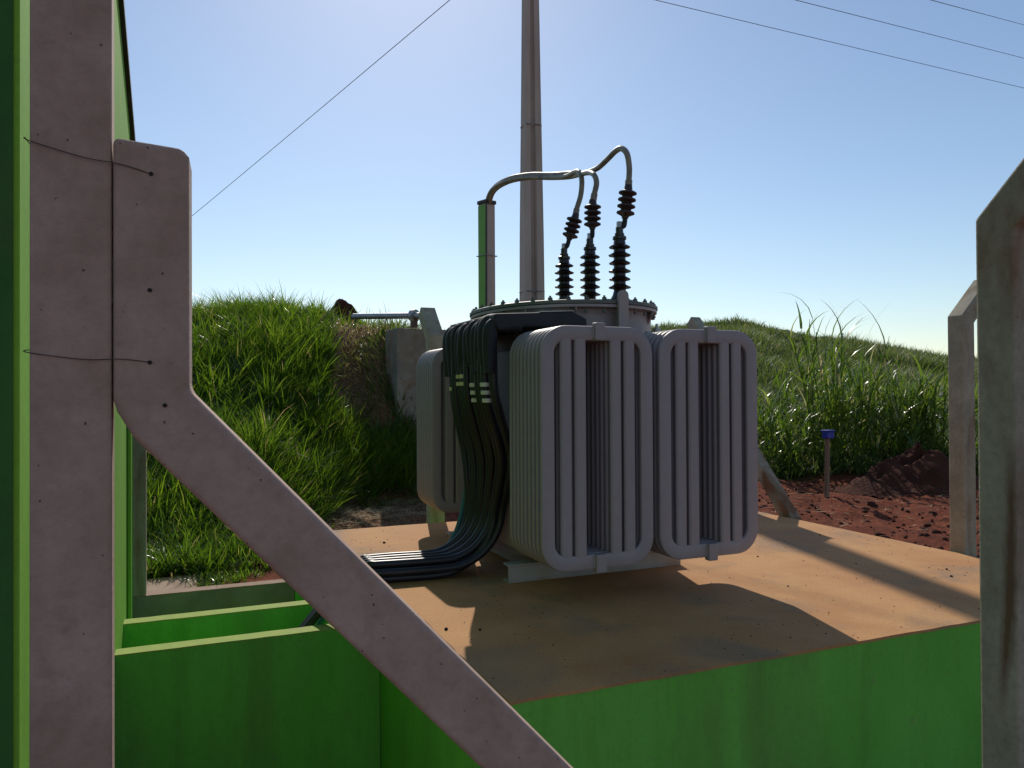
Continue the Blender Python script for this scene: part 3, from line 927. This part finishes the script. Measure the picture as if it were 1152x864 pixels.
# ------------------------------------------------------------------ LV cables
ncab = 14
specs = []
for i in range(ncab):
    f = i / (ncab - 1)
    ty = 3.775 + .62 * (1 - f)         # far to near
    row = i % 3
    s0 = 1.445 + random.uniform(-.01, .012) + (.03 if row == 1 else 0)
    bt = 4.10 + .28 * (1 - f)
    lay = .024 + .038 * row
    sm = 1.545 + .075 * f + (.03 if row == 1 else 0)
    ra = .36 - lay * .8
    zc_ = SZ + lay + ra
    pts = [(s0, ty, EYE + .26), (s0 + .005, ty, EYE + .02), (s0 + .02 + .03 * f, ty * .9 + bt * .1, EYE - .12), (sm - .02, ty * .55 + bt * .45, EYE - .36), (sm, ty * .2 + bt * .8, EYE - .56)]
    for k in range(0, 91, 18):
        pts.append((sm - ra + ra * math.cos(R(k)), bt + .04 * k / 90, zc_ - ra * math.sin(R(k))))
    pts += [(1.08, bt + .06, SZ + lay), (.95, bt * .9 + .49, SZ + lay), (.90, bt * .75 + 1.15, SZ + lay - .012), (.80, bt * .4 + 2.74, SZ - .09 + lay * .5), (.70, bt * .25 + 3.47, SZ - .19), (.57, bt * .22 + 3.64, SZ - .36), (.42, bt * .22 + 3.65, .02), (-.2, bt * .3 + 3.36, -.1)]
    specs.append((i, f, row, pts))
grp = 'low voltage cables bundled down the transformer side'
tagplan = {0: (1, M['tag'], 'black cable with a single yellow marker ring, leftmost under the boots'),
           3: (2, M['tag'], None), 5: (2, M['tag'], None), 8: (3, M['tagw'], None), 12: (3, M['tagw'], None)}
for i, f, row, pts in specs:
    two, three = 'black cable with two yellow marker rings, hanging from the black boots', 'black cable with three pale marker rings, hanging from the black boots'
    nr = tagplan.get(i, (0, None, None))
    lab = nr[2] or {2: two, 3: three, 0: 'plain black cable without marker rings in the low voltage bundle'}[nr[0]]
    t = thing('power_cable', lab, 'cable', (1.0, 4.3, SZ), grp)
    P = [Vector(p) - t.location for p in spline(pts, 7)]
    obj('sheath', MB().tube(P, .0225, 10), M['cable'], t, smooth=60)
    for k in range(nr[0]):
        zr = EYE - (.015 + .02 * k + (.05 if nr[0] == 3 else 0) + (.01 if nr[0] == 1 else 0) - (.0 if i != 0 else -.06))
        zr -= .0 + (.022 * k)
        zr += .10
        # centre of the sheath at that height
        best = min(P[:30], key=lambda q: abs(q.z + SZ - zr))
        q = best.copy(); q.z = zr - SZ
        obj('marker_ring', MB().lathe([(.0235, -.011), (.026, -.010), (.026, .010), (.0235, .011)], 12, q), nr[1], t, smooth=40)
# teal earth cable and a short grey whip
pts = [(1.60, 4.55, EYE + .12), (1.545, 4.5, EYE - .1), (1.55, 4.47, EYE - .35), (1.56, 4.46, EYE - .6), (1.48, 4.46, SZ + .17), (1.34, 4.47, SZ + .06), (1.15, 4.48, SZ + .02), (.93, 4.52, SZ + .02), (.81, 4.6, SZ - .1), (.68, 4.64, .25), (.4, 4.64, .0)]
tag(obj('power_cable', MB().tube(spline(pts, 7), .016, 10), M['teal'], smooth=60), 'single teal cable along the left side of the black bundle', 'cable')
pts = [at(523, 583, 5.25), at(524, 592, 5.2), at(521, 600, 5.2), at(523, 609, 5.15), at(517, 612, 5.1)]
pts[-1].z = SZ + .006; pts[-2].z = SZ + .02
tag(obj('twine', MB().tube(spline(pts, 6), .005, 6), M['white'], smooth=60), 'loose white twine hanging under the rear radiator', 'twine')

# ------------------------------------------------------------------ riser post, HV cables
rx, ry = site((548.5 - 576) / FPX * 6.75, 6.75)
rp = thing('riser_post', 'slim concrete post with a green painted side carrying the high voltage cables', 'post', (rx, ry, .2))
ztop = EYE + (440 - 230) / FPX * 6.75 - .2
yaw = R(20)
def rot(p): return (p[0] * math.cos(yaw) - p[1] * math.sin(yaw), p[0] * math.sin(yaw) + p[1] * math.cos(yaw), p[2])
hb, ht = .054, .052
vsq = [rot((sx * h_, sy * h_, z_)) for z_, h_ in ((-.4, hb), (ztop, ht)) for sx, sy in ((-1, -1), (1, -1), (1, 1), (-1, 1))]
HEX = [(3, 2, 1, 0), (4, 5, 6, 7), (0, 1, 5, 4), (1, 2, 6, 5), (2, 3, 7, 6), (3, 0, 4, 7)]
obj('shaft', MB().add(vsq, HEX), M['pole'], rp, bevel=.006)
# green painted strip on the left face, wider at the top, with the riser cable beside it
pv = []
for x_ in (-.058, -.0555):
    pv += [rot((x_, .048, -.3)), rot((x_, -.02, -.3)), rot((x_, -.05, ztop - .01)), rot((x_, .048, ztop - .01))]
obj('painted_face', MB().add(pv, HEX), M['postgreen'], rp)
obj('cap', MB().add([rot((sx * .062, sy * .062, z_)) for z_ in (ztop + .001, ztop + .035) for sx, sy in ((-1, -1), (1, -1), (1, 1), (-1, 1))], HEX), M['roof'], rp, bevel=.008)
obj('riser_lead', MB().tube([rot((-.056, -.056, .2)), rot((-.06, -.058, ztop * .5)), rot((-.054, -.058, ztop - .004))], .0075, 8), M['roof'], rp, smooth=60)
for zz_ in (.75, ztop - .45):
    w_ = .064
    obj('strap', MB().tube([rot((sx * w_, sy * w_, zz_)) for sx, sy in ((-1, -1), (1, -1), (1, 1), (-1, 1), (-1, -1))], .004, 6), M['galv'], rp)

trunk = [at(549.5, 240, 6.75), at(550, 229, 6.74), at(556, 213, 6.56), at(572, 203, 6.3), at(595, 198.5, 6.05), at(622, 198.5, 5.75), at(640, 197.5, 5.5)]
hvspec = [
    ('grey high voltage cable looping highest, down to the nearest bushing', BUS[0],
     [at(655, 195, 5.3), at(672, 190, 4.95), at(684, 180, 4.75), at(694, 170, 4.62), at(701, 167, 4.55), at(707, 173, 4.5), at(709.5, 188, 4.5), at(709, 203, 4.5)], at(708, 214, 4.5), at(704.5, 244, 4.5)),
    ('grey high voltage cable dropping to the middle bushing', BUS[1],
     [at(654, 196, 5.25), at(664, 194, 5.0), at(670, 197, 4.86), at(672.5, 206, 4.83), at(670, 218, 4.83)], at(668, 230, 4.83), at(667.5, 256, 4.83)),
    ('grey high voltage cable dropping to the farthest bushing', BUS[2],
     [at(649, 193, 5.3), at(654, 194.5, 5.2), at(656, 204, 5.16), at(654.5, 220, 5.16), at(650, 235, 5.16)], at(648, 245, 5.16), at(641.5, 268, 5.16))]
for q, (lab, (bx, by), tail, ct, cb) in enumerate(hvspec):
    off = [Vector((0, -.012, .014)), Vector((.004, -.018, -.012)), Vector((-.01, .016, -.002))][q]
    t = thing('high_voltage_cable', lab, 'cable', tuple(ct), 'high voltage cables from the riser post')
    L0 = t.location.copy()
    path = spline([p + off for p in trunk] + tail + [ct + (ct - cb).normalized() * .01], 7)
    obj('sheath', MB().tube([p - L0 for p in path], .0175, 10), M['hv'], t, smooth=60)
    d_ = (cb - ct); Ln = d_.length; d_.normalize()
    pr = [(.021, -.03), (.026, 0)]
    for k in range(4):
        zc = Ln * (k + .5) / 4
        pr += [(.028, zc - .017), (.052, zc - .006), (.053, zc + .002), (.034, zc + .011)]
    pr += [(.021, Ln), (.019, Ln + .01)]
    obj('termination', MB().lathe(pr, 22, (0, 0, 0), d_), M['silicone'], t, smooth=40)
    top = Vector((bx, by, SZ + ZL + .021 + .425))
    path = spline([cb - d_ * .01, cb + d_ * .05, (cb + d_ * .05).lerp(top, .6), top + Vector((0, 0, -.02))], 6)
    obj('core_lead', MB().tube([p - L0 for p in path], [.015] * 8 + [.013] * (len(path) - 8), 10), M['rubber'], t, smooth=60)
    # bolted lug at the foot
    obj('lug', MB().box((-.014, -.012, -.02), (.014, .012, .05)), M['galv'], t, tuple(top - L0), bevel=.003)
    # tape wrapped where the sheath is cut back
    tp = tail[-1]
    obj('tape', MB().tube([tp - L0, (tp.lerp(ct, .9)) - L0], .021, 12), M['hv'], t, smooth=60)

# ------------------------------------------------------------------ tall concrete pole and lines
pd = 16.5
px_, py0 = site((599 - 576) / FPX * pd, pd)
pole = thing('utility_pole', 'tall tapering concrete utility pole behind the transformer', 'utility pole', (px_, py0, ground_z(px_, py0)))
zb = pole.location.z
def hsec(z, wd, dp):
    # H-shaped section: two flanges joined by a thinner recessed web, facing the plinth
    r_ = .22 * wd
    a, b = wd / 2, dp / 2
    pl_ = [(-a, -b), (-a + r_ * 1.6, -b), (-a + r_ * 2.0, -b + .3 * dp), (a - r_ * 2.0, -b + .3 * dp), (a - r_ * 1.6, -b), (a, -b), (a, b), (a - r_ * 1.6, b), (a - r_ * 2.0, b - .3 * dp), (-a + r_ * 2.0, b - .3 * dp), (-a + r_ * 1.6, b), (-a, b)]
    yw = R(-8)
    return [(x_ * math.cos(yw) - y_ * math.sin(yw), x_ * math.sin(yw) + y_ * math.cos(yw), z) for x_, y_ in pl_]
HP = 12.6
lev = [(-.5, .48, .44), (HP * .25, .43, .39), (HP * .5, .355, .31), (HP * .75, .285, .26), (HP, .22, .22)]
vs = []
for z_, w_, d_ in lev: vs += hsec(z_, w_, d_)
n = 12
fs = [(i * n + j, i * n + (j + 1) % n, (i + 1) * n + (j + 1) % n, (i + 1) * n + j) for i in range(len(lev) - 1) for j in range(n)] + [tuple(range(n))[::-1], tuple(range((len(lev) - 1) * n, len(lev) * n))]
obj('shaft', MB().add(vs, fs), M['pole'], pole, bevel=.012)
zband = EYE + (440 - 335) / FPX * pd - zb
for zz_ in (zband + .12, EYE + (440 - 142) / FPX * pd - zb):
    w_ = np.interp(zz_, [l[0] for l in lev], [l[1] for l in lev]) / 2 + .012
    ring = [(w_ * math.cos(a) * 1.15, w_ * math.sin(a) * 1.15, zz_) for a in [2 * PI * k / 20 for k in range(21)]]
    obj('band', MB().tube([(math.copysign(min(abs(x_), w_), x_), math.copysign(min(abs(y_), w_), y_), z_) for x_, y_, z_ in ring], .012, 6), M['galv'], pole)
wires_at = [(-36, 'lowest overhead line crossing the upper right sky', (745, 0), (1152, 100)), (-78, 'middle overhead line crossing the upper right sky', (900, 0), (1152, 66)), (-124, 'topmost overhead line in the upper right corner', (1050, 0), (1152, 28))]
for ypx, lab, p0, p1 in wires_at:
    zi = EYE + (440 - ypx) / FPX * pd - zb
    ins = obj('insulator', MB().lathe([(.02, 0), (.06, .01), (.06, .03), (.03, .04), (.07, .06), (.07, .08), (.03, .1), (.03, .16)], 14, (.12, -.05, zi - .08), (1, -.2, 0)), M['porcelain'], pole, smooth=40)
    d0 = pd
    A_ = at(606, ypx + 2, pd); B_ = at(p0[0], p0[1], pd * 1.18); C_ = at(p1[0], p1[1], pd * 1.75); 
    D_ = at(p1[0] + (p1[0] - p0[0]) * 1.0, p1[1] + (p1[1] - p0[1]) * 1.0, pd * 2.6)
    tag(obj('power_line', MB().tube(spline([A_, B_, C_, D_], 10), .008, 6), M['line'], smooth=60), lab, 'overhead line', 'overhead lines from the utility pole')
A_ = at(592, -73, pd); B_ = at(505, 0, pd * 1.2); C_ = at(217, 240, pd * 1.9); D_ = at(60, 366, pd * 2.3)
tag(obj('power_line', MB().tube(spline([A_, B_, C_, D_], 10), .010, 6), M['line'], smooth=60), 'single overhead line slanting down the left sky', 'overhead line')

# ------------------------------------------------------------------ culvert block and pipe on the bank
bx0, by0 = site((466 - 576) / FPX * 10.5, 10.5)
blk = tag(obj('culvert_block', MB().box((-.30, -.15, -1.5), (.5, .3, 0)), M['curb'], None, (bx0, by0, EYE + (440 - 370) / FPX * 10.5), bevel=.015), 'grey concrete block set in the bank under the pipe', 'concrete block')
blk.rotation_euler.z = R(6)
pp = thing('pipe', 'grey steel pipe lying level above the concrete block', 'pipe', tuple(at(440, 355, 10.6)))
L0 = pp.location.copy()
a_, b_ = at(398, 355, 11.1) - L0, at(478, 354.5, 10.2) - L0
obj('tube', MB().tube([a_, b_], .042, 16), M['galv'], pp, smooth=50)
c_ = at(466, 354.5, 10.34) - L0
obj('flange', MB().lathe([(.05, -.03), (.085, -.03), (.085, .03), (.05, .03)], 18, c_, (b_ - a_)), M['galv'], pp, smooth=40)
obj('support', MB().box((c_.x - .04, c_.y - .04, -.18), (c_.x + .04, c_.y + .04, -.03)), M['wire'], pp)

# ------------------------------------------------------------------ blue-topped stake
sx_, sy_ = site((929 - 576) / FPX * 9.7, 9.7)
sk = thing('marker_stake', 'wooden stake with a small blue box on top standing in the red earth', 'stake', (sx_, sy_, ground_z(sx_, sy_)))
zt = EYE + (440 - 495) / FPX * 9.7 - sk.location.z
obj('stake', MB().prism([(-.025, -.02), (.025, -.02), (.025, .02), (-.025, .02)], (0, 0, -.1), (1, 0, 0), (0, 1, 0), (.02, 0, zt + .1)), M['wood'], sk, bevel=.004)
bxm = MB().box((-.055, -.05, 0), (.055, .05, .085))
bb = obj('blue_box', bxm, M['blue'], sk, (.02, -.01, zt), bevel=.012)
obj('lid_rim', MB().box((-.066, -.06, .0855), (.066, .06, .105)), M['blue'], bb, bevel=.006)

mbg = MB()
for i in range(900):
    a = random.uniform(SX0 + .02, SX1 - .02); b = random.uniform(SY0 + .01, SY1 - .02)
    if noise.noise(Vector((a * 1.7, b * 1.7, 9))) < random.uniform(-.5, .35): continue
    q = random.uniform(.0015, .0055); th = random.uniform(0, PI)
    vsq = [(a + q * random.uniform(.7, 1.3) * math.cos(th + k * PI / 2), b + q * random.uniform(.6, 1.3) * math.sin(th + k * PI / 2), SZ + .0004) for k in range(4)] + [(a, b, SZ + q * random.uniform(.5, 1))]
    mbg.add(vsq, [(3, 2, 1, 0), (0, 1, 4), (1, 2, 4), (2, 3, 4), (3, 0, 4)])
tag(obj('grit', mbg, M['mound']), 'fine earth grit scattered on the plinth top', 'grit', None, 'stuff')

# small stones and crumbs lying on the plinth
for k, (a, b, s_) in enumerate([(3.93, 3.05, .016), (4.06, 3.18, .014), (1.25, 5.3, .02), (3.3, 3.9, .012), (2.95, 3.25, .010), (1.18, 3.2, .014), (4.2, 4.3, .012), (3.7, 3.5, .010)]):
    m_ = MB()
    s_ *= .55
    pr = [(s_ * .8, 0), (s_, s_ * .35), (s_ * .7, s_ * .8), (s_ * .25, s_)]
    m_.lathe(pr, 7)
    o = obj('pebble', m_, M['mound'], None, (a, b, SZ + .0005), smooth=30)
    tag(o, 'tiny dark earth pebble lying on the dusty plinth top', 'pebble', 'pebbles on the plinth top')
    o.rotation_euler.z = k * 1.3

# ------------------------------------------------------------------ light, sky, camera
w = bpy.data.worlds.new('World'); sc.world = w; w.use_nodes = True
nt = w.node_tree
bg = nt.nodes['Background']
sky = nt.nodes.new('ShaderNodeTexSky'); sky.sky_type = 'NISHITA'
sky.sun_disc = False
sky.sun_elevation = SUN_EL; sky.sun_rotation = SUN_AZ
sky.altitude = 500; sky.air_density = 1.1; sky.dust_density = .4; sky.ozone_density = 2.0
nt.links.new(sky.outputs[0], bg.inputs[0]); bg.inputs[1].default_value = .108
sl = bpy.data.lights.new('sun', 'SUN'); sl.energy = 3.6; sl.angle = R(.5); sl.color = (1, .93, .82)
so = bpy.data.objects.new('sun', sl); COL.objects.link(so); so.rotation_euler = SUNV.to_track_quat('Z', 'Y').to_euler()

cam = bpy.data.cameras.new('camera'); co = bpy.data.objects.new('camera', cam); COL.objects.link(co)
cam.sensor_width = 36; cam.lens = 36 * FPX / 1152; cam.clip_end = 6000; cam.clip_start = .05
pitch = math.atan(8 / FPX)
fwd = Vector((ST * math.cos(pitch), CT * math.cos(pitch), math.sin(pitch)))
q = fwd.to_track_quat('-Z', 'Y')
co.rotation_mode = 'QUATERNION'
from mathutils import Quaternion
roll = R(.3)
co.rotation_quaternion = q @ Quaternion((0, 0, 1), -roll)
co.location = (0, 0, EYE)
sc.camera = co
vs_ = sc.view_settings
vs_.view_transform = 'Standard'; vs_.look = 'None'; vs_.gamma = 1; vs_.use_curve_mapping = False; vs_.exposure = 0
sc.render.engine = 'CYCLES'
